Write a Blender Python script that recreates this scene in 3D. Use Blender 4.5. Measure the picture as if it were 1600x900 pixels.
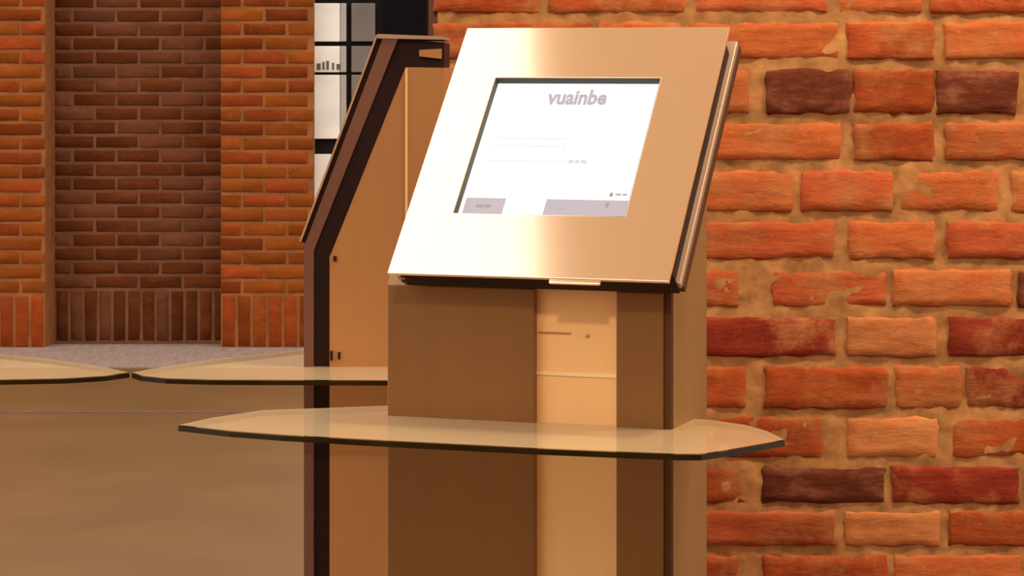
import bpy, math, random
from mathutils import Vector, Matrix

for o in list(bpy.data.objects):
    bpy.data.objects.remove(o)
SC = bpy.context.scene
COL = SC.collection
F = 4000.0            # focal length in pixels of the 1600x900 frame
EYE = 1.5             # eye height, horizon sits at picture row 97
HOR = 97.0

# ------------------------------------------------------------------ camera
cam_d = bpy.data.cameras.new('camera')
cam_d.sensor_width = 36.0
cam_d.lens = F / 1600.0 * 36.0
cam_d.shift_y = -(450.0 - HOR) / 1600.0
cam_d.clip_end = 200
cam = bpy.data.objects.new('camera', cam_d)
cam.location = (0, 0, EYE)
cam.rotation_euler = (math.radians(90), 0, 0)
COL.objects.link(cam)
SC.camera = cam

# ------------------------------------------------------------------ sky, exposure
SKY = 2.6
LAMP_W = 52.0
world = bpy.data.worlds.new('overcast_sky')
SC.world = world
world.use_nodes = True
bg = world.node_tree.nodes['Background']
bg.inputs[0].default_value = (1.0, 0.975, 0.945, 1)
bg.inputs[1].default_value = SKY
SC.view_settings.view_transform = 'Standard'
SC.view_settings.look = 'None'
SC.view_settings.exposure = 0.0
SC.view_settings.gamma = 1.0
SC.view_settings.use_curve_mapping = False

# ------------------------------------------------------------------ helpers
def lin(c):
    return tuple(((v / 255.0) / 12.92 if v / 255.0 <= 0.04045 else ((v / 255.0 + 0.055) / 1.055) ** 2.4) for v in c)

def px(x, y, d):
    return Vector(((x - 800.0) * d / F, d, EYE - (y - HOR) * d / F))

def px_at_z(x, y, z):
    d = (EYE - z) * F / (y - HOR)
    return Vector(((x - 800.0) * d / F, d, z))

MATS = {}
def new_mat(name):
    m = bpy.data.materials.new(name)
    m.use_nodes = True
    return m, m.node_tree.nodes, m.node_tree.links, m.node_tree.nodes['Principled BSDF']

def plain(name, col, rough=0.5, metal=0.0, coat=0.0, var=0.12, scale=6.0, stretch=(1, 1, 1), bump=0.0, spec=0.5, coat_ior=1.5, coat_rough=0.05):
    """colour with a soft procedural variation and optional fine relief"""
    m, n, l, b = new_mat(name)
    tc = n.new('ShaderNodeTexCoord')
    mp = n.new('ShaderNodeMapping')
    mp.inputs['Scale'].default_value = stretch
    nz = n.new('ShaderNodeTexNoise')
    nz.inputs['Scale'].default_value = scale
    nz.inputs['Detail'].default_value = 5
    l.new(tc.outputs['Object'], mp.inputs[0])
    l.new(mp.outputs[0], nz.inputs['Vector'])
    r = n.new('ShaderNodeValToRGB')
    r.color_ramp.elements[0].position = 0.3
    r.color_ramp.elements[1].position = 0.7
    r.color_ramp.elements[0].color = (*[c * (1 - var) for c in col], 1)
    r.color_ramp.elements[1].color = (*[min(1, c * (1 + var)) for c in col], 1)
    l.new(nz.outputs['Fac'], r.inputs[0])
    l.new(r.outputs[0], b.inputs['Base Color'])
    b.inputs['Roughness'].default_value = rough
    b.inputs['Metallic'].default_value = metal
    b.inputs['Specular IOR Level'].default_value = spec
    b.inputs['Coat Weight'].default_value = coat
    b.inputs['Coat IOR'].default_value = coat_ior
    b.inputs['Coat Roughness'].default_value = coat_rough
    if bump:
        bp = n.new('ShaderNodeBump')
        bp.inputs['Strength'].default_value = bump
        bp.inputs['Distance'].default_value = 0.004
        l.new(nz.outputs['Fac'], bp.inputs['Height'])
        l.new(bp.outputs[0], b.inputs['Normal'])
    MATS[name] = m
    return m

def brick_mat(name, col, var=0.3, scale=9.0, bump=0.6, other=None, smear=0.0):
    """fired clay: per-brick tone shift, flecks and streaks, rough relief"""
    m, n, l, b = new_mat(name)
    tc = n.new('ShaderNodeTexCoord')
    oi = n.new('ShaderNodeObjectInfo')
    add = n.new('ShaderNodeVectorMath'); add.operation = 'ADD'
    rv = n.new('ShaderNodeVectorMath'); rv.operation = 'SCALE'
    rv.inputs[0].default_value = (17.0, 9.0, 23.0)
    l.new(oi.outputs['Random'], rv.inputs['Scale'])
    l.new(tc.outputs['Object'], add.inputs[0]); l.new(rv.outputs[0], add.inputs[1])
    mp = n.new('ShaderNodeMapping'); mp.inputs['Scale'].default_value = (1, 1, 2.6)
    l.new(add.outputs[0], mp.inputs[0])
    n1 = n.new('ShaderNodeTexNoise'); n1.inputs['Scale'].default_value = scale; n1.inputs['Detail'].default_value = 6
    n1.inputs['Roughness'].default_value = 0.65
    l.new(mp.outputs[0], n1.inputs['Vector'])
    r = n.new('ShaderNodeValToRGB')
    r.color_ramp.elements[0].position = 0.28
    r.color_ramp.elements[1].position = 0.72
    oc = other if other else [c * (1 + var) for c in col]
    r.color_ramp.elements[0].color = (*[c * (1 - var) for c in col], 1)
    r.color_ramp.elements[1].color = (*[min(1, c) for c in oc], 1)
    mid = r.color_ramp.elements.new(0.5); mid.color = (*col, 1)
    l.new(n1.outputs['Fac'], r.inputs[0])
    # sandy flecks
    n2 = n.new('ShaderNodeTexNoise'); n2.inputs['Scale'].default_value = scale * 9; n2.inputs['Detail'].default_value = 3
    l.new(add.outputs[0], n2.inputs['Vector'])
    r2 = n.new('ShaderNodeValToRGB')
    r2.color_ramp.elements[0].position = 0.6; r2.color_ramp.elements[1].position = 0.72
    r2.color_ramp.elements[0].color = (0, 0, 0, 1); r2.color_ramp.elements[1].color = (0.45, 0.45, 0.45, 1)
    l.new(n2.outputs['Fac'], r2.inputs[0])
    mx = n.new('ShaderNodeMixRGB'); mx.inputs[2].default_value = (*[min(1, c * 1.35 + 0.02) for c in col], 1)
    l.new(r2.outputs[0], mx.inputs[0]); l.new(r.outputs[0], mx.inputs[1])
    if smear:
        n3 = n.new('ShaderNodeTexNoise'); n3.inputs['Scale'].default_value = 7.0; n3.inputs['Detail'].default_value = 9
        n3.inputs['Roughness'].default_value = 0.72
        l.new(add.outputs[0], n3.inputs['Vector'])
        r3 = n.new('ShaderNodeValToRGB')
        r3.color_ramp.elements[0].position = 0.47; r3.color_ramp.elements[1].position = 0.64
        r3.color_ramp.elements[0].color = (0, 0, 0, 1); r3.color_ramp.elements[1].color = (smear, smear, smear, 1)
        l.new(n3.outputs['Fac'], r3.inputs[0])
        m3 = n.new('ShaderNodeMixRGB'); m3.inputs[2].default_value = (0.42, 0.175, 0.06, 1)
        l.new(r3.outputs[0], m3.inputs[0]); l.new(mx.outputs[0], m3.inputs[1]); mx = m3
    hs = n.new('ShaderNodeHueSaturation')
    mr = n.new('ShaderNodeMapRange'); mr.inputs['To Min'].default_value = 0.82; mr.inputs['To Max'].default_value = 1.18
    l.new(oi.outputs['Random'], mr.inputs['Value']); l.new(mr.outputs[0], hs.inputs['Value'])
    l.new(mx.outputs[0], hs.inputs['Color'])
    l.new(hs.outputs[0], b.inputs['Base Color'])
    b.inputs['Roughness'].default_value = 0.9
    b.inputs['Specular IOR Level'].default_value = 0.06
    bp = n.new('ShaderNodeBump'); bp.inputs['Strength'].default_value = bump; bp.inputs['Distance'].default_value = 0.006
    l.new(n1.outputs['Fac'], bp.inputs['Height']); l.new(bp.outputs[0], b.inputs['Normal'])
    MATS[name] = m
    return m

def emit(name, col, s=1.0):
    m, n, l, b = new_mat(name)
    b.inputs['Base Color'].default_value = (0.02, 0.02, 0.02, 1)
    b.inputs['Roughness'].default_value = 0.4
    b.inputs['Emission Color'].default_value = (*col, 1)
    b.inputs['Emission Strength'].default_value = s
    MATS[name] = m
    return m

def glass_mat(name, body, fac):
    """satin tinted glass: clear share, milky share and a mirror-like skin"""
    m, n, l, b = new_mat(name)
    out = n['Material Output']
    tr = n.new('ShaderNodeBsdfTransparent'); tr.inputs[0].default_value = (0.93, 0.93, 0.84, 1)
    b.inputs['Base Color'].default_value = (*body, 1)
    b.inputs['Roughness'].default_value = 0.12
    b.inputs['Specular IOR Level'].default_value = 0.35
    nz = n.new('ShaderNodeTexNoise'); nz.inputs['Scale'].default_value = 3.0
    mr = n.new('ShaderNodeMapRange'); mr.inputs['To Min'].default_value = fac - 0.05; mr.inputs['To Max'].default_value = fac + 0.05
    l.new(nz.outputs['Fac'], mr.inputs['Value'])
    mx = n.new('ShaderNodeMixShader')
    l.new(mr.outputs[0], mx.inputs[0]); l.new(tr.outputs[0], mx.inputs[1]); l.new(b.outputs[0], mx.inputs[2])
    l.new(mx.outputs[0], out.inputs['Surface'])
    MATS[name] = m
    return m

class MB:
    def __init__(self): self.v = []; self.f = []
    def add(self, vs, fs):
        k = len(self.v)
        self.v += [tuple(p) for p in vs]; self.f += [tuple(i + k for i in f) for f in fs]
        return self
    def hexa(self, p):      # 8 points: bottom ring 0-3, top ring 4-7
        return self.add(p, [(3, 2, 1, 0), (4, 5, 6, 7), (0, 1, 5, 4), (1, 2, 6, 5), (2, 3, 7, 6), (3, 0, 4, 7)])
    def box(self, x0, x1, y0, y1, z0, z1):
        return self.hexa([(x0, y0, z0), (x1, y0, z0), (x1, y1, z0), (x0, y1, z0), (x0, y0, z1), (x1, y0, z1), (x1, y1, z1), (x0, y1, z1)])
    def prism(self, pts, off):   # polygon (3-d points) extruded by the vector off
        n = len(pts); off = Vector(off)
        a = [Vector(p) for p in pts]; b = [p + off for p in a]
        fs = [tuple(range(n))[::-1], tuple(range(n, 2 * n))]
        fs += [(i, (i + 1) % n, n + (i + 1) % n, n + i) for i in range(n)]
        return self.add(a + b, fs)
    def ring(self, o, i, fn, n0, n1):   # rectangular frame between rects o and i (a0,a1,s0,s1), fn maps (a,s,n)
        def rect(r, nn): return [fn(r[0], r[2], nn), fn(r[1], r[2], nn), fn(r[1], r[3], nn), fn(r[0], r[3], nn)]
        vs = rect(o, n0) + rect(i, n0) + rect(o, n1) + rect(i, n1)
        fs = []
        for k in range(4):
            j = (k + 1) % 4
            fs += [(8 + k, 8 + j, 12 + j, 12 + k), (j, k, 4 + k, 4 + j), (k, j, 8 + j, 8 + k), (4 + j, 4 + k, 12 + k, 12 + j)]
        return self.add(vs, fs)
    def mesh(self, name, mat):
        m = bpy.data.meshes.new(name)
        m.from_pydata(self.v, [], self.f); m.update()
        import bmesh
        bm = bmesh.new(); bm.from_mesh(m)
        bmesh.ops.recalc_face_normals(bm, faces=bm.faces); bm.to_mesh(m); bm.free()
        m.materials.append(mat)
        return m
    def build(self, name, mat, parent=None, bevel=0.0, seg=2):
        o = bpy.data.objects.new(name, self.mesh(name, mat))
        COL.objects.link(o)
        if parent: o.parent = parent
        if bevel:
            b = o.modifiers.new('bevel', 'BEVEL'); b.width = bevel; b.segments = seg; b.limit_method = 'ANGLE'
        return o

def tag(o, label=None, cat=None, group=None, kind=None):
    if label: o['label'] = label
    if cat: o['category'] = cat
    if group: o['group'] = group
    if kind: o['kind'] = kind
    return o

def empty(name, loc, rz=0.0):
    o = bpy.data.objects.new(name, None); COL.objects.link(o)
    o.location = loc; o.rotation_euler = (0, 0, rz)
    return o

# ------------------------------------------------------------------ materials
K = 1.0
ORANGE = brick_mat('brick_orange', (0.46, 0.110, 0.030), other=(0.54, 0.155, 0.05), smear=0.75, bump=0.9)
RED = brick_mat('brick_red', (0.43, 0.086, 0.028), other=(0.50, 0.12, 0.042), smear=0.75, bump=0.9)
RUST = brick_mat('brick_rust', (0.33, 0.062, 0.016), other=(0.45, 0.09, 0.025), smear=0.75, bump=0.9)
MAROON = brick_mat('brick_maroon', (0.20, 0.026, 0.012), other=(0.30, 0.05, 0.02), smear=0.75, bump=0.9)
TAN = brick_mat('brick_tan', (0.42, 0.14, 0.045), other=(0.50, 0.19, 0.07), smear=0.75, bump=0.9)
PURPLE = brick_mat('brick_purple', (0.145, 0.036, 0.016), var=0.45, other=(0.30, 0.11, 0.06), scale=14)
MORTAR = plain('mortar', (0.38, 0.175, 0.060), rough=0.95, var=0.38, scale=26, bump=1.0, spec=0.1)
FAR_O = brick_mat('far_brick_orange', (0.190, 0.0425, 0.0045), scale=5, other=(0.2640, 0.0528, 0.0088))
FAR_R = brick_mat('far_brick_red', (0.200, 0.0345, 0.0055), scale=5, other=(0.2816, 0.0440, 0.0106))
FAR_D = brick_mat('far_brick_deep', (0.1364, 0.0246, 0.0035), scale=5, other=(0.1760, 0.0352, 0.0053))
BAY_A = brick_mat('shaded_bay_umber', (0.0978, 0.0229, 0.0051), scale=5, other=(0.1275, 0.0340, 0.0102))  # browner bay bricks, part of the recess shade put into their colour
BAY_B = brick_mat('shaded_bay_dun', (0.1240, 0.0368, 0.0144), scale=5, other=(0.1440, 0.0480, 0.0176))
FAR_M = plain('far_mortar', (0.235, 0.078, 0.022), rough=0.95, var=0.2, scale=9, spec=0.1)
BAY_M = plain('shaded_bay_mortar', (0.1600, 0.0624, 0.0304), rough=0.95, var=0.2, scale=9, spec=0.1)  # bay mortar, also carrying some of the shade in its colour
FLOOR = plain('paving', (0.138, 0.066, 0.0205), rough=0.42, var=0.10, scale=2.2, spec=0.35, bump=0.05)
PLASTER = plain('added_canopy_plaster', (0.80, 0.70, 0.55), rough=0.9, var=0.04)
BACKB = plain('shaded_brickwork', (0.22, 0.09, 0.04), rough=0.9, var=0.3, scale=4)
DARKIN = plain('dark_joinery', (0.010, 0.006, 0.005), rough=0.6, var=0.2, spec=0.1)
PALE = plain('pale_pane', (0.74, 0.67, 0.57), rough=0.5, var=0.12, scale=4)
DIM = plain('smoky_pane', (0.13, 0.10, 0.08), rough=0.4, var=0.2, scale=3)
INK = plain('sign_ink', (0.10, 0.07, 0.04), rough=0.7)

GOLD = plain('polished_gold_plate', (0.88, 0.59, 0.335), rough=0.13, metal=0.62, coat=1.0, coat_ior=2.3, coat_rough=0.09, var=0.03, scale=3)
BRONZE = plain('bronze_sheet', (0.25, 0.118, 0.036), rough=0.38, metal=0.45, var=0.05, scale=2, stretch=(8, 8, 0.4))
BRASS = plain('bright_brass_sheet', (0.84, 0.50, 0.21), rough=0.4, metal=0.15, var=0.04, scale=2, stretch=(8, 8, 0.5))
OLIVE = plain('dull_brass_sheet', (0.30, 0.18, 0.068), rough=0.36, metal=0.35, var=0.08, scale=2, stretch=(6, 6, 0.6))
AMBER = plain('amber_sheet', (0.43, 0.195, 0.066), rough=0.4, metal=0.2, var=0.06, scale=2, stretch=(6, 6, 0.6))
EDGE = plain('satin_steel_edge', (0.44, 0.30, 0.21), rough=0.45, metal=0.5, var=0.05)
BROWN = plain('brown_edge', (0.17, 0.07, 0.040), rough=0.5, metal=0.3, var=0.08)
UMBER = plain('umber_edge', (0.085, 0.034, 0.010), rough=0.6, var=0.08, spec=0.15)
SEAL = plain('dark_seal', (0.020, 0.006, 0.004), rough=0.6, spec=0.2)
GLASS = glass_mat('satin_glass', (0.76, 0.55, 0.31), 0.56)
CLEAR, _n, _l, _b = new_mat('clear_glass')
_t = _n.new('ShaderNodeBsdfTransparent'); _t.inputs[0].default_value = (0.95, 0.95, 0.88, 1)
_l.new(_t.outputs[0], _n['Material Output'].inputs['Surface'])
GEDGE = plain('glass_cut_edge', (0.022, 0.014, 0.003), rough=0.3, var=0.5, scale=14, spec=0.15)
SCREEN = emit('screen_white', (1.0, 1.0, 1.0), 1.05)
UI_GREY = emit('screen_grey', (0.62, 0.60, 0.60), 1.0)
UI_MAUVE = emit('screen_mauve', (0.50, 0.42, 0.44), 1.0)
UI_DARK = emit('screen_dark', (0.36, 0.30, 0.31), 1.0)
UI_BTN = emit('screen_button', (0.54, 0.44, 0.46), 1.0)
BEZEL = plain('screen_rebate', (0.06, 0.055, 0.04), rough=0.6)
LAMPM = emit('added_lens_glow', (1.0, 0.78, 0.5), 4.0)  # glow for the lenses of the added fill lamps

# ------------------------------------------------------------------ setting
DW = 4.3      # distance of the near brick wall
DL = 13.4     # distance of the far brick wall
WX0 = (680 - 800) * DW / F

floor = MB().box(-14, 10, -5, 16, -0.12, 0).build('floor', FLOOR)
tag(floor, 'smooth brown paved ground running back to the brick wall', kind='structure')

edge_x = lambda yy: -0.728 + 0.367 * (yy - 3.51)     # added canopy's edge, fitted to the tone boundary reflected in the plate
kerb = MB().box(-13, 0.5, 12.55, DL + 0.16, 0, 0.006).build('trim_2', plain('lilac_setts', (0.24, 0.155, 0.115), rough=0.7, var=0.25, scale=5, stretch=(14, 1, 1)))
tag(kerb, 'lilac grey strip of setts along the foot of the far wall', kind='structure')
MB().box(-6, -1.05, 10.93, 11.0, 0, 0.003).build('floor_line', plain('dark_floor_line', (0.11, 0.045, 0.018), rough=0.7), floor)  # thin darker line across the paving
canopy_helper = MB().prism([(edge_x(-1.0), -1.0, 3.6), (4.2, -1.0, 3.6), (4.2, DW + 0.4, 3.6), (edge_x(DW + 0.4), DW + 0.4, 3.6)], (0, 0, 0.2)).build('added_canopy', PLASTER)  # unseen canopy added for what the sloping plate reflects
tag(canopy_helper, 'added unseen cream canopy, placed for its reflection in the plate', kind='structure')
for lx, ly, le in ((-0.45, 0.5, 1.25), (0.75, 3.35, 0.74), (1.75, 3.35, 0.82), (2.75, 3.35, 0.82)):  # added fill lamps out of view, lighting the wall and kiosks
    can = MB().box(lx - 0.09, lx + 0.09, ly - 0.09, ly + 0.09, 3.575, 3.6).build('added_downlight', EDGE, canopy_helper, 0.01)
    MB().box(lx - 0.07, lx + 0.07, ly - 0.07, ly + 0.07, 3.570, 3.576).build('added_lens', LAMPM, can)
    ld = bpy.data.lights.new('fill_lamp', 'SPOT')
    ld.energy = LAMP_W * 4 * le; ld.color = (1.0, 0.80, 0.56); ld.spot_size = math.radians(150); ld.spot_blend = 1.0
    ld.shadow_soft_size = 0.12
    lo = bpy.data.objects.new('fill_lamp', ld); COL.objects.link(lo)
    lo.location = (lx, ly, 3.53); lo.rotation_euler = (math.radians(22), 0, 0)

wb = MB().box(-14, 10, -5.4, -5.0, 0, 6.5).build('added_wall_behind', BACKB)  # unseen wall added to keep the bright horizon out of reflections
tag(wb, 'added unseen brick wall behind the camera, blocking the bright horizon', kind='structure')

RND = random.Random(11)

def brick_mesh(mb, x0, x1, z0, z1, y, depth, nx, nz, jit, rnd, rr=0.06):
    """a worn brick: front grid with uneven face and rounded arrises, sides running back into the bed"""
    L, H = x1 - x0, z1 - z0
    r = min(L, H) * rr
    xs = [0, r / L] + [i / (nx - 1) for i in range(1, nx - 1)] + [1 - r / L, 1]
    zs = [0, r / H] + [i / (nz - 1) for i in range(1, nz - 1)] + [1 - r / H, 1]
    vs, fs = [], []
    NX, NZ = len(xs), len(zs)
    for j, w in enumerate(zs):
        for i, u in enumerate(xs):
            edge = (i in (0, NX - 1)) + (j in (0, NZ - 1))
            back = r * (0.9 if edge == 1 else 1.6 if edge == 2 else 0) + rnd.uniform(0, jit)
            ex = rnd.uniform(-jit, jit) * 1.1 if edge else 0
            ez = rnd.uniform(-jit, jit) * 1.1 if edge else 0
            vs.append((x0 + u * L + ex, y + back, z0 + w * H + ez))
    for j in range(NZ - 1):
        for i in range(NX - 1):
            a = j * NX + i
            fs.append((a, a + 1, a + NX + 1, a + NX))
    loop = [i for i in range(NX)] + [j * NX + NX - 1 for j in range(1, NZ)] + [(NZ - 1) * NX + i for i in range(NX - 2, -1, -1)] + [j * NX for j in range(NZ - 2, 0, -1)]
    k = len(vs)
    for i in loop: vs.append((vs[i][0], y + depth, vs[i][2]))
    n = len(loop)
    for i in range(n):
        fs.append((loop[i], k + i, k + (i + 1) % n, loop[(i + 1) % n]))
    mb.add(vs, fs)

def put_brick(wall, mat, x0, x1, z0, z1, y, depth, nx=6, nz=4, jit=0.0022, dy=0.0):
    mb = MB()
    cx, cz = (x0 + x1) / 2, (z0 + z1) / 2
    brick_mesh(mb, x0 - cx, x1 - cx, z0 - cz, z1 - cz, 0, depth, nx, nz, jit, RND)
    o = mb.build('brick', mat, wall)
    o.location = (cx, y + dy, cz)
    for p in o.data.polygons: p.use_smooth = True
    return o

# --- near wall (right)
wr = MB().box(WX0 + 0.006, 5.0, DW + 0.010, DW + 0.4, 0, 3.6).build('wall_right', MORTAR)
tag(wr, 'close red brick wall with wide sandy mortar joints behind the kiosk', kind='structure')
from mathutils import noise as mnoise
gx0, gx1, gz0, gz1, st = WX0 + 0.004, 1.75, 0.35, 1.80, 0.011
NXg, NZg = int((gx1 - gx0) / st), int((gz1 - gz0) / st)
gv, gf = [], []
for j in range(NZg + 1):
    for i in range(NXg + 1):
        X, Z = gx0 + (gx1 - gx0) * i / NXg, gz0 + (gz1 - gz0) * j / NZg
        h = mnoise.noise(Vector((X * 14, Z * 20, 3.1))) * 0.0035 + mnoise.noise(Vector((X * 55, Z * 60, 7.7))) * 0.0032
        gv.append((X, DW + 0.0060 + h, Z))
for j in range(NZg):
    for i in range(NXg):
        a = j * (NXg + 1) + i
        gf.append((a, a + 1, a + NXg + 2, a + NXg + 1))
bed = MB().add(gv, gf).build('mortar_joints', MORTAR, wr)
tag(bed, kind='stuff')
for p in bed.data.polygons: p.use_smooth = True
O, R, U, M_, T, P = ORANGE, RED, RUST, MAROON, TAN, PURPLE
rows = [   # top, bottom, bricks seen right of the kiosk: (left, right, clay); lower rows darker to imitate light falloff
    (-36, 17, [(1088, 1292, R), (1312, 1440, O), (1458, 1650, U)]),
    (38, 89, [(1080, 1308, O), (1328, 1456, U), (1480, 1690, O)]),
    (112, 175, [(1028, 1166, O), (1198, 1327, P), (1337, 1456, U), (1466, 1588, P)]),
    (195, 248, [(1100, 1312, O), (1336, 1456, U), (1480, 1680, O)]),
    (270, 328, [(1030, 1238, O), (1254, 1392, R), (1408, 1560, O)]),
    (350, 402, [(1090, 1302, R), (1328, 1460, O), (1482, 1690, R)]),
    (426, 477, [(1024, 1152, R), (1210, 1384, R), (1398, 1578, O)]),
    (500, 554, [(1085, 1302, M_), (1326, 1462, T), (1484, 1690, M_)]),
    (576, 636, [(1030, 1162, U), (1198, 1384, U), (1400, 1500, O), (1512, 1640, M_)]),
    (656, 713, [(1080, 1284, U), (1326, 1464, T), (1492, 1690, U)]),
    (734, 784, [(1034, 1168, U), (1194, 1382, P), (1396, 1590, M_)]),
    (803, 851, [(1084, 1302, R), (1322, 1466, T), (1488, 1690, U)]),
    (872, 926, [(1030, 1150, U), (1196, 1384, U), (1400, 1596, O)]),
]
rows_all = []
y = -36 - 77
while y > -330: rows_all.append((y, y + 54, [])); y -= 77
rows_all += rows
y = 872 + 77
while y + 54 < HOR + EYE * F / DW - 4: rows_all.append((y, y + 54, [])); y += 77
XEND = 2060
for ri, (t, b, seen) in enumerate(rows_all):
    lst = list(seen)
    if not lst:
        lst = [(1090 - (ri % 2) * 60, 1290 - (ri % 2) * 120, RND.choice([O, R, U]))]
    lst.sort()
    # continue to the left up to the wall end
    x = lst[0][0]; k = ri
    while x > 700:
        w = 200 if k % 2 else 126
        x1 = x - RND.uniform(15, 22); x0 = max(680, x1 - w - RND.uniform(-8, 8))
        if x0 - 680 < 60: x0 = 680
        if x1 - x0 > 25: lst.append((x0, x1, RND.choice([O, O, R, R, U, T])))
        x = x0; k += 1
    x = max(q[1] for q in lst); k = ri + 1
    while x < XEND:
        w = 200 if k % 2 else 126
        x0 = x + RND.uniform(15, 22); x1 = x0 + w + RND.uniform(-8, 8)
        lst.append((x0, x1, RND.choice([O, O, R, R, U, T, M_, P])))
        x = x1; k += 1
    for (x0, x1, m) in lst:
        a = px(x0, b, DW); c = px(x1, t, DW)
        put_brick(wr, m, a.x - 0.003, c.x + 0.003, a.z - 0.003, c.z + 0.003, DW, 0.06, 9, 5, 0.0030, RND.uniform(-0.0015, 0.0035))
# courses above the picture, up to the added canopy
mb = MB(); z = px(0, -330, DW).z + 0.02; r_ = 0
while z + 0.06 < 3.58:
    x = WX0 + (0 if r_ % 2 else -0.0)
    first = True
    while x < 4.6:
        w = (0.135 if (first and r_ % 2) else 0.215)
        mb.box(x, min(x + w, 4.7), DW, DW + 0.03, z, z + 0.058); x += w + 0.02; first = False
    z += 0.083; r_ += 1
tag(mb.build('upper_bricks', RED, wr), kind='stuff')

# --- far wall (left): two orange piers and a darker recessed bay between them
RX0, RX1, RX2 = (70 - 800) * DL / F, (345 - 800) * DL / F, (490 - 800) * DL / F
DR = DL + 0.30
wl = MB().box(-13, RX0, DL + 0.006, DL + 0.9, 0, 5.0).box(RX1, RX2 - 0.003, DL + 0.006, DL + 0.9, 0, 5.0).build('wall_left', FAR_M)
tag(wl, 'far brick wall of orange piers with a darker recessed bay', kind='structure')
MB().box(RX0, RX1, DR + 0.006, DR + 0.6, 0, 5.0).build('recessed_bay', BAY_M, wl)
SOLD = 0.285; C = 0.075
def far_row(x0, x1, z0, z1, y, mats, phase, anchor):
    x = anchor - (0.0 if phase else 0.115)
    while x > x0: x -= 0.235
    while x < x1:
        a = max(x, x0 + 0.002); e = min(x + 0.217, x1 - 0.002)
        if e - a > 0.035:
            put_brick(wl, RND.choice(mats), a, e, z0, z1, y, 0.03, 4, 3, 0.0016, RND.uniform(-0.003, 0.001))
        x += 0.235
XV0 = (-50 - 800) * DL / F
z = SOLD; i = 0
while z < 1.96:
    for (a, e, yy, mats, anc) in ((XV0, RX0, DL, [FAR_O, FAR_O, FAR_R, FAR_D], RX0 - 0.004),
                                   (RX0, RX1, DR, [BAY_A, BAY_A, BAY_B], RX1 - 0.115),
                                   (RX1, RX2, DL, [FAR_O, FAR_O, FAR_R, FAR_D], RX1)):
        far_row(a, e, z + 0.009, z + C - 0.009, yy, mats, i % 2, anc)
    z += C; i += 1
for (a, e, yy, mats) in ((XV0, RX0, DL, [FAR_O, FAR_R]), (RX0, RX1, DR, [BAY_A, BAY_B, BAY_A]), (RX1, RX2, DL, [FAR_O, FAR_R, FAR_D])):
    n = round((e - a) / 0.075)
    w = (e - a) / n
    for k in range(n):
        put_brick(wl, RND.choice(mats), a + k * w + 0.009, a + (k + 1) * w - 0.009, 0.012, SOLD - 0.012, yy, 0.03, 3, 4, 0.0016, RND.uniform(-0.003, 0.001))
mb = MB(); z0 = z
for (a, e, yy) in ((-12.5, RX0, DL), (RX0, RX1, DR), (RX1, RX2, DL)):
    zz = z0 if a > -12 else z0
    k = 0
    while zz < 4.9:
        x = a + 0.005 - (0.11 if k % 2 else 0)
        while x < e:
            p, q = max(x, a + 0.005), min(x + 0.217, e - 0.005)
            if q - p > 0.03: mb.box(p, q, yy, yy + 0.02, zz + 0.009, zz + C - 0.009)
            x += 0.235
        zz += C; k += 1
zz = SOLD; k = 0
while zz < z0:
    x = -12.5 - (0.11 if k % 2 else 0)
    while x < XV0 - 0.02:
        mb.box(x, min(x + 0.217, XV0 - 0.01), DL, DL + 0.02, zz + 0.009, zz + C - 0.009); x += 0.235
    zz += C; k += 1
tag(mb.build('outlying_bricks', FAR_O, wl), kind='stuff')

# --- dark entrance between the two walls
DD = 13.5
wf = MB().box((690 - 800) * DD / F, 9.0, DD + 0.02, DD + 0.4, 0, 5.0).build('wall_far', BACKB)
tag(wf, 'shaded brickwork beyond the near wall', kind='structure')
door = MB().box((478 - 800) * DD / F, (690 - 800) * DD / F, DD + 0.04, DD + 0.12, 0, 3.2).build('door_1', DARKIN)
tag(door, 'dark entrance door with pale square panes between the brick walls', kind='structure')
def pane(x0, x1, y0, y1, mat, name='pane'):
    a = px(x0, y1, DD); b = px(x1, y0, DD)
    return MB().box(a.x, b.x, DD, DD + 0.045, a.z, b.z).build(name, mat, door, 0.004)
MIDP = plain('grey_pane', (0.34, 0.29, 0.23), rough=0.5, var=0.15, scale=4)
for (y0, y1) in ((5, 65), (72, 113), (117, 217), (241, 420), (-80, -6)):
    pane(487, 531, y0, y1, PALE)
    pane(531.5, 541, y0, y1, MIDP)
    pane(549, 586, y0, y1, DIM)
for (x0, x1, y0, y1) in ((495, 501, 99, 109), (504, 507, 97, 109), (510, 514, 95, 109), (519, 522, 98, 109), (526, 531, 100, 109)):
    a = px(x0, y1, DD); b = px(x1, y0, DD)
    MB().box(a.x, b.x, DD - 0.004, DD, a.z, b.z).build('sign_mark', INK, door)
pane(600, 664, -80, 420, plain('black_leaf', (0.003, 0.002, 0.002), rough=0.6, spec=0.05), 'door_leaf')
MB().box(WX0 - 0.012, WX0 + 0.006, DW + 0.02, DW + 0.38, 0, 3.6).build('trim_1', BROWN)  # near wall's end face, its shade put into the brown
tag(bpy.data.objects['trim_1'], 'end face of the near brick wall, shade put into its brown', kind='structure')

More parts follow.
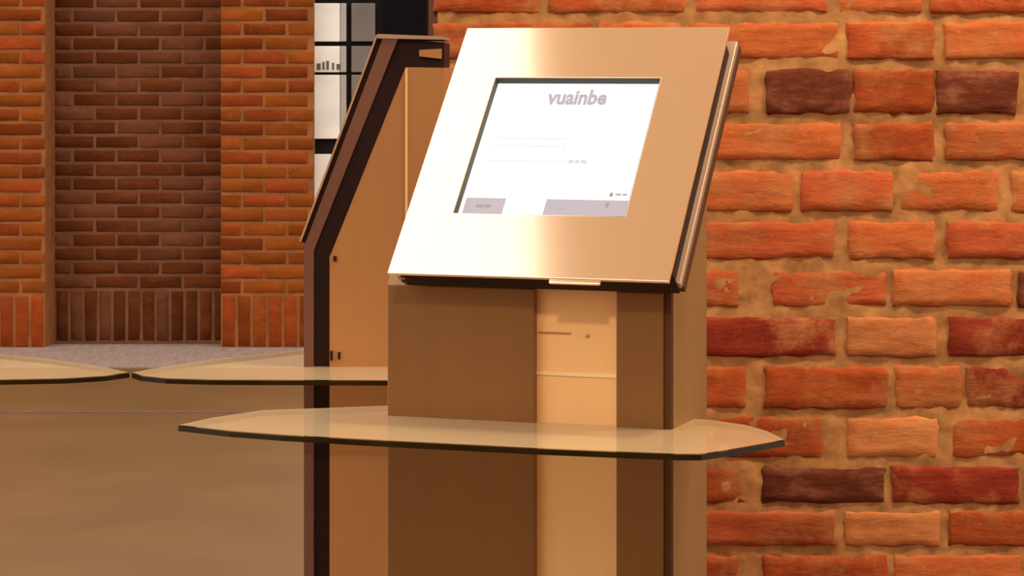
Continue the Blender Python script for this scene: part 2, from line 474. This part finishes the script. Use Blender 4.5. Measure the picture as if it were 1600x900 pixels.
# ------------------------------------------------------------------ front kiosk
YAW = math.radians(20)
BX, BY = 0.1887, 3.08
kiosk = empty('information_kiosk', (BX, BY, 0), -YAW)
tag(kiosk, 'gold metal touchscreen kiosk with lit screen in front of the brick wall', 'kiosk', 'touchscreen kiosks')
def loc(p):     # world point -> kiosk space
    q = Vector((p[0] - BX, p[1] - BY))
    return Vector((q.x * math.cos(YAW) - q.y * math.sin(YAW), q.x * math.sin(YAW) + q.y * math.cos(YAW), p[2] if len(p) > 2 else 0))
SB, SZ = 0.670, 0.742            # slope direction (back, up)
Z0 = 1.236
def slope(a, s, n): return (a, s * SB - n * SZ, Z0 + s * SZ + n * SB)
def slab(a0, a1, s0, s1, n0, n1):
    return MB().hexa([slope(a0, s0, n0), slope(a1, s0, n0), slope(a1, s1, n0), slope(a0, s1, n0), slope(a0, s0, n1), slope(a1, s0, n1), slope(a1, s1, n1), slope(a0, s1, n1)])
PW, PL = 0.367, 0.418
CA0, CA1, CB0, CB1 = -0.388, -0.012, 0.050, 0.212      # column footprint
def under(b): return Z0 + (b * SZ - 0.050) / SB - 0.0  # height of the housing's back above depth b
MB().box(CA0 - 0.06, CA1 + 0.06, CB0 - 0.05, CB1 + 0.08, 0, 0.012).build('base_plate', BROWN, kiosk, 0.003)
# dark carcass, then the sheets that clad it
def col_prism(mb, a0, a1, b0, b1, z0=0.012, dz=0.0):
    return mb.prism([(a0, b0, z0), (a0, b1, z0), (a0, b1, under(b1) + dz), (a0, b0, under(b0) + dz)], (a1 - a0, 0, 0))
col_prism(MB(), CA0 + 0.004, CA1 - 0.004, CB0 + 0.016, CB1 - 0.002, dz=0.004).build('carcass', SEAL, kiosk)
w = CA1 - CA0
g1, g2 = CA0 + w * 0.528, CA0 + w * 0.812
col_prism(MB(), CA0, g1, CB0, CB0 + 0.012).build('front_panel', BRONZE, kiosk, 0.0012)
col_prism(MB(), CA1 - 0.010, CA1 - 0.0005, CB0 + 0.003, CB0 + 0.012).build('corner_strip', UMBER, kiosk)
col_prism(MB(), g2, CA1 - 0.010, CB0, CB0 + 0.012).build('front_panel', BRONZE, kiosk, 0.0012)
sp = MB().box(g1, g2, CB0 + 0.010, CB0 + 0.016, 0.012, 1.235).build('centre_strip', BRASS, kiosk)
tag(sp, 'bright brass strip set back between the bronze panels')
zc = lambda yy: EYE - (yy - HOR) * 3.17 / F
MB().box(g1, g2, CB0 + 0.0085, CB0 + 0.0101, zc(590), zc(584)).build('joint_highlight', plain('highlight_brass', (0.95, 0.68, 0.36), rough=0.35, metal=0.2), sp)  # joint with its highlight put into a paler colour
MB().box(g1 + 0.002, g1 + 0.045, CB0 + 0.0092, CB0 + 0.0101, zc(525), zc(522)).build('strip_seam', AMBER, sp)
MB().box(g1 + 0.064, g1 + 0.069, CB0 + 0.0080, CB0 + 0.0101, zc(529), zc(523)).build('screw_head', EDGE, sp, 0.001)
col_prism(MB(), CA1 - 0.003, CA1, CB0 + 0.0125, CB1).build('side_panel', OLIVE, kiosk, 0.001)
col_prism(MB(), CA0, CA0 + 0.003, CB0 + 0.013, CB1).build('side_panel', OLIVE, kiosk, 0.001)
col_prism(MB(), CA0 + 0.003, CA1 - 0.003, CB1 - 0.001, CB1 + 0.002).build('back_panel', OLIVE, kiosk)

# head: polished plate, dark shadow gap, housing, back sheet
scr = (-PW + PW * 0.172, -PW + PW * 0.793, PL * 0.235, PL * 0.785)
head = MB().ring((-PW, 0, 0, PL), scr, slope, -0.0045, 0.0).build('screen_plate', GOLD, kiosk, 0.0008)
tag(head, 'polished gold sloping plate around the screen')
slab(-0.152, -0.086, -0.007, 0.0, -0.0045, -0.0005).build('bottom_lip', GOLD, head, 0.0015)
MB().ring((scr[0], scr[1], scr[2], scr[3]), (scr[0] + 0.0012, scr[1] - 0.0008, scr[2] + 0.0008, scr[3] - 0.0012), slope, -0.0150, -0.0012).build('screen_rebate', BEZEL, head)
MB().ring((-PW + 0.008, -0.001, 0.012, PL - 0.026), (scr[0] - 0.004, scr[1] + 0.004, scr[2] - 0.004, scr[3] + 0.004), slope, -0.025, -0.0045).build('shadow_gap', SEAL, kiosk)
slab(-PW, 0.006, 0.016, PL - 0.002, -0.035, -0.025).build('housing', EDGE, kiosk, 0.0015)
slab(-PW, 0.007, 0.020, PL, -0.047, -0.0355).build('back_sheet', UMBER, kiosk, 0.001)
slab(-PW + 0.012, 0.002, 0.0125, 0.0155, -0.040, -0.0055).build('bottom_seal', SEAL, kiosk)

# screen with its printed page
s_o = slab(scr[0], scr[1], scr[2], scr[3], -0.0185, -0.0105).build('screen', SCREEN, kiosk)
tag(s_o, 'lit white touchscreen page with grey text and two mauve buttons')
SW, SH = scr[1] - scr[0], scr[3] - scr[2]
BASIS = Matrix(((1, 0, 0), (0, SB, -SZ), (0, SZ, SB)))
def ui_pt(u, v, lift): return slope(scr[0] + u * SW, scr[2] + v * SH, -0.0105 + lift)
def ui_rect(u0, u1, v0, v1, mat, name):
    return slab(scr[0] + u0 * SW, scr[0] + u1 * SW, scr[2] + v0 * SH, scr[2] + v1 * SH, -0.0105, -0.0101).build(name, mat, s_o)
def ui_text(body, u, v, width, height, mat, name, lift=0.0006, bold=0.012):
    cu = bpy.data.curves.new(name, 'FONT'); cu.body = body; cu.size = 1.0; cu.offset = bold; cu.resolution_u = 2
    tmp = bpy.data.objects.new('tmp', cu); COL.objects.link(tmp)
    bpy.context.view_layer.update()
    me = bpy.data.meshes.new_from_object(tmp.evaluated_get(bpy.context.evaluated_depsgraph_get()))
    bpy.data.objects.remove(tmp); bpy.data.curves.remove(cu)
    xs = [q.co.x for q in me.vertices]; ys = [q.co.y for q in me.vertices]
    sx = width * SW / (max(xs) - min(xs)); sy = height * SH / (max(ys) - min(ys))
    o_ = Vector(ui_pt(u, v, lift)); mx, my = min(xs), min(ys)
    for q in me.vertices:
        q.co = o_ + BASIS @ Vector(((q.co.x - mx) * sx, (q.co.y - my) * sy, 0))
    me.materials.clear(); me.materials.append(mat)
    o = bpy.data.objects.new(name, me); COL.objects.link(o); o.parent = s_o
    return o
ui_text('vuainbe', 0.335, 0.832, 0.36, 0.115, UI_MAUVE, 'heading_text', 0.0006, 0.035)
UI_MID = emit('screen_midgrey', (0.66, 0.66, 0.66))
UI_GREY2 = emit('screen_palegrey', (0.84, 0.83, 0.83))
def text_line(u0, u1, v, h, mat, name, seed, lift=0.0004):
    # a line of print too small to read: word-long strokes
    rn = random.Random(seed); mb = MB(); u = u0
    while u < u1 - 0.008:
        e = min(u1, u + rn.uniform(0.02, 0.06))
        a0, a1 = scr[0] + u * SW, scr[0] + e * SW
        q0, q1, n0 = scr[2] + v * SH, scr[2] + (v + h) * SH, -0.0105
        mb.hexa([slope(a0, q0, n0), slope(a1, q0, n0), slope(a1, q1, n0), slope(a0, q1, n0), slope(a0, q0, n0 + lift), slope(a1, q0, n0 + lift), slope(a1, q1, n0 + lift), slope(a0, q1, n0 + lift)])
        u = e + 0.008
    return mb.build(name, mat, s_o)
text_line(0.10, 0.52, 0.572, 0.018, UI_GREY2, 'text_line', 1)
text_line(0.095, 0.525, 0.517, 0.018, UI_GREY2, 'text_line', 2)
text_line(0.09, 0.56, 0.407, 0.016, UI_GREY2, 'text_line', 3)
text_line(0.57, 0.68, 0.405, 0.022, UI_MID, 'text_line', 4)
b1 = ui_rect(0.030, 0.265, 0.030, 0.145, UI_BTN, 'button')
b2 = ui_rect(0.505, 0.985, 0.030, 0.145, UI_BTN, 'button')
text_line(0.10, 0.19, 0.078, 0.018, UI_DARK, 'button_text', 5, 0.0010)
text_line(0.565, 0.64, 0.076, 0.014, UI_MAUVE, 'button_text', 6, 0.0010)
ui_rect(0.862, 0.880, 0.172, 0.199, UI_DARK, 'icon_mark')
text_line(0.895, 0.97, 0.180, 0.014, UI_MAUVE, 'icon_text', 7)
slab(scr[0] + 0.855 * SW, scr[0] + 0.873 * SW, scr[2] + 0.095 * SH, scr[2] + 0.125 * SH, -0.0101, -0.0095).build('icon_mark', UI_DARK, s_o)

# glass shelf
def glass_shelf(pts, parent, to_local, zt, th=0.008):
    q = [to_local(px_at_z(x, y, zt)) for x, y in pts]
    g = MB().prism([(p.x, p.y, zt - th) for p in q], (0, 0, th)).build('glass_shelf', GLASS, parent)
    g.data.materials.append(CLEAR)          # satin coating on the top face only, clear glass beneath it
    for p in g.data.polygons: p.material_index = 0 if p.normal.z > 0.5 else 1
    tag(g, 'thin pointed glass shelf with dark green cut edge')
    c = sum((Vector((p.x, p.y)) for p in q), Vector((0, 0))) / len(q)
    mb = MB(); n = len(q)
    out = []
    for p in q:
        d = (Vector((p.x, p.y)) - c); d.normalize()
        out.append((p.x + d.x * 0.0012, p.y + d.y * 0.0012))
    vs = [(p.x, p.y, zt - th + 0.0004) for p in q] + [(p.x, p.y, zt - 0.0012) for p in q] + [(a, b, zt - th + 0.0004) for a, b in out] + [(a, b, zt - 0.0012) for a, b in out]
    fs = []
    for k in range(n):
        j = (k + 1) % n
        fs += [(2 * n + k, 2 * n + j, 3 * n + j, 3 * n + k), (n + k, 3 * n + k, 3 * n + j, n + j), (k, j, 2 * n + j, 2 * n + k), (k, n + k, n + j, j)]
    mb.add(vs, fs).build('cut_edge', GEDGE, g)
    return g
glass_shelf([(280, 664), (360, 673), (440, 679), (600, 688), (840, 700), (960, 705), (1060, 709), (1095, 709), (1135, 703), (1225, 687), (1200, 674), (1165, 664), (1110, 656), (900, 644), (600, 634), (410, 641), (330, 653)], kiosk, loc, 1.05)

# ------------------------------------------------------------------ rear kiosk, facing left, seen edge-on
DK = 3.78
RXB = (475 - 800) * DK / F
rear = empty('information_kiosk', (RXB, DK, 0))
tag(rear, 'brown-edged kiosk seen from its side, standing behind the lit one', 'kiosk', 'touchscreen kiosks')
def rl(x, y):     # picture point on the kiosk's side plane -> local (u, z)
    p = px(x, y, DK); return (p.x - RXB, p.z)
def prof(pts, v0, v1, name, mat, bevel=0.0, parent=None):
    q = [(u, v0, z) for u, z in pts]
    return MB().prism(q, (0, v1 - v0, 0)).build(name, mat, parent or rear, bevel)
DP = 0.34
u515, u490, u690 = rl(515, 0)[0], rl(490, 0)[0], rl(694, 0)[0]
zlow = 0.012
MB().box(-0.05, u690 + 0.05, -0.03, DP + 0.03, 0, 0.012).build('base_plate', BROWN, rear, 0.003)
# amber body
prof([(u515, zlow), (u515, rl(0, 402)[1]), rl(634, 105), (u690, rl(0, 106)[1]), (u690, zlow)], 0.0, DP, 'side_body', AMBER)
# dark recessed band following the profile
prof([(u490, zlow), (u490, rl(0, 392)[1]), rl(618, 63), (u690, rl(0, 66)[1]), (u690, rl(0, 106)[1]), rl(634, 105), (u515, rl(0, 402)[1]), (u515, zlow)], 0.006, DP - 0.006, 'recessed_band', SEAL)
# brown frame
prof([(0.0, zlow), (0.0, rl(0, 384)[1]), rl(474, 384), rl(594, 62), (u690, rl(0, 60)[1]), (u690, rl(0, 66)[1]), rl(618, 63), (u490, rl(0, 392)[1]), (u490, zlow)][0:1] +
     [(0.0, rl(0, 386)[1]), rl(598, 60), (rl(622, 0)[0], rl(0, 60)[1]), (u490, rl(0, 392)[1]), (u490, zlow)], -0.002, DP, 'bent_frame', BROWN)
# screen plate leaning back on the slope (seen along its edge)
def off(p, du, dz): return (p[0] + du, p[1] + dz)
A, B = rl(478, 381), rl(598, 58)
dirv = Vector((B[0] - A[0], B[1] - A[1])).normalized(); nrm = Vector((-dirv.y, dirv.x))
def along(p, n): return (p[0] + nrm.x * n, p[1] + nrm.y * n)
prof([along(A, 0.0005), along(B, 0.0005), along(B, 0.0075), along(A, 0.0075)], 0.004, DP - 0.004, 'shadow_gap', SEAL)
pl = prof([along(A, 0.0075), along(B, 0.0075), along(B, 0.0105), along(A, 0.0105)], -0.002, DP, 'screen_plate', GOLD)
cap = prof([rl(590, 53), (u690, rl(0, 57)[1]), (u690, rl(0, 62)[1]), rl(590, 60)], -0.004, DP, 'top_cap', EDGE)
prof([(rl(633, 0)[0], rl(0, 620)[1]), (rl(633, 0)[0], rl(0, 107)[1]), (rl(637, 0)[0], rl(0, 107)[1]), (rl(637, 0)[0], rl(0, 620)[1])], -0.0015, 0.0, 'seam_highlight', BRASS)  # seam with its edge highlight painted as a brighter strip
for (x0, x1, y0, y1) in ((516, 520, 548, 563), (528, 532, 550, 561), (521, 526, 400, 408)):
    prof([rl(x0, y1), rl(x1, y1), rl(x1, y0), rl(x0, y0)], -0.003, 0.0, 'latch', SEAL)
prof([rl(655, 88), rl(690, 92), rl(690, 76), rl(655, 78)], -0.001, 0.008, 'corner_plate', AMBER)
glass_shelf([(207, 582), (222, 587), (260, 591), (330, 593), (605, 594), (760, 594), (790, 580), (760, 562), (620, 548), (475, 546), (340, 561), (255, 573)], rear, lambda p: Vector((p.x - RXB, p.y - DK, p.z)), 1.05)

# a neighbour of the same make just left of the picture: only the tip of its shelf reaches in
def children(o): return [c for c in bpy.data.objects if c.parent == o]
def copy_tree(o, parent=None):
    kids = children(o)
    c = o.copy(); COL.objects.link(c); c.parent = parent
    for k in kids: copy_tree(k, c)
    return c
twin = copy_tree(rear)
twin.location = (2 * -0.553 - RXB - 0.10, DK, 0)
for c_ in children(twin):
    if c_.name.startswith('glass_shelf'): c_.scale = (1.41, 1, 1)
twin.scale = (-1, 1, 1)
tag(twin, 'kiosk cut off by the left picture edge, only its pale glass shelf showing', 'kiosk', 'touchscreen kiosks')
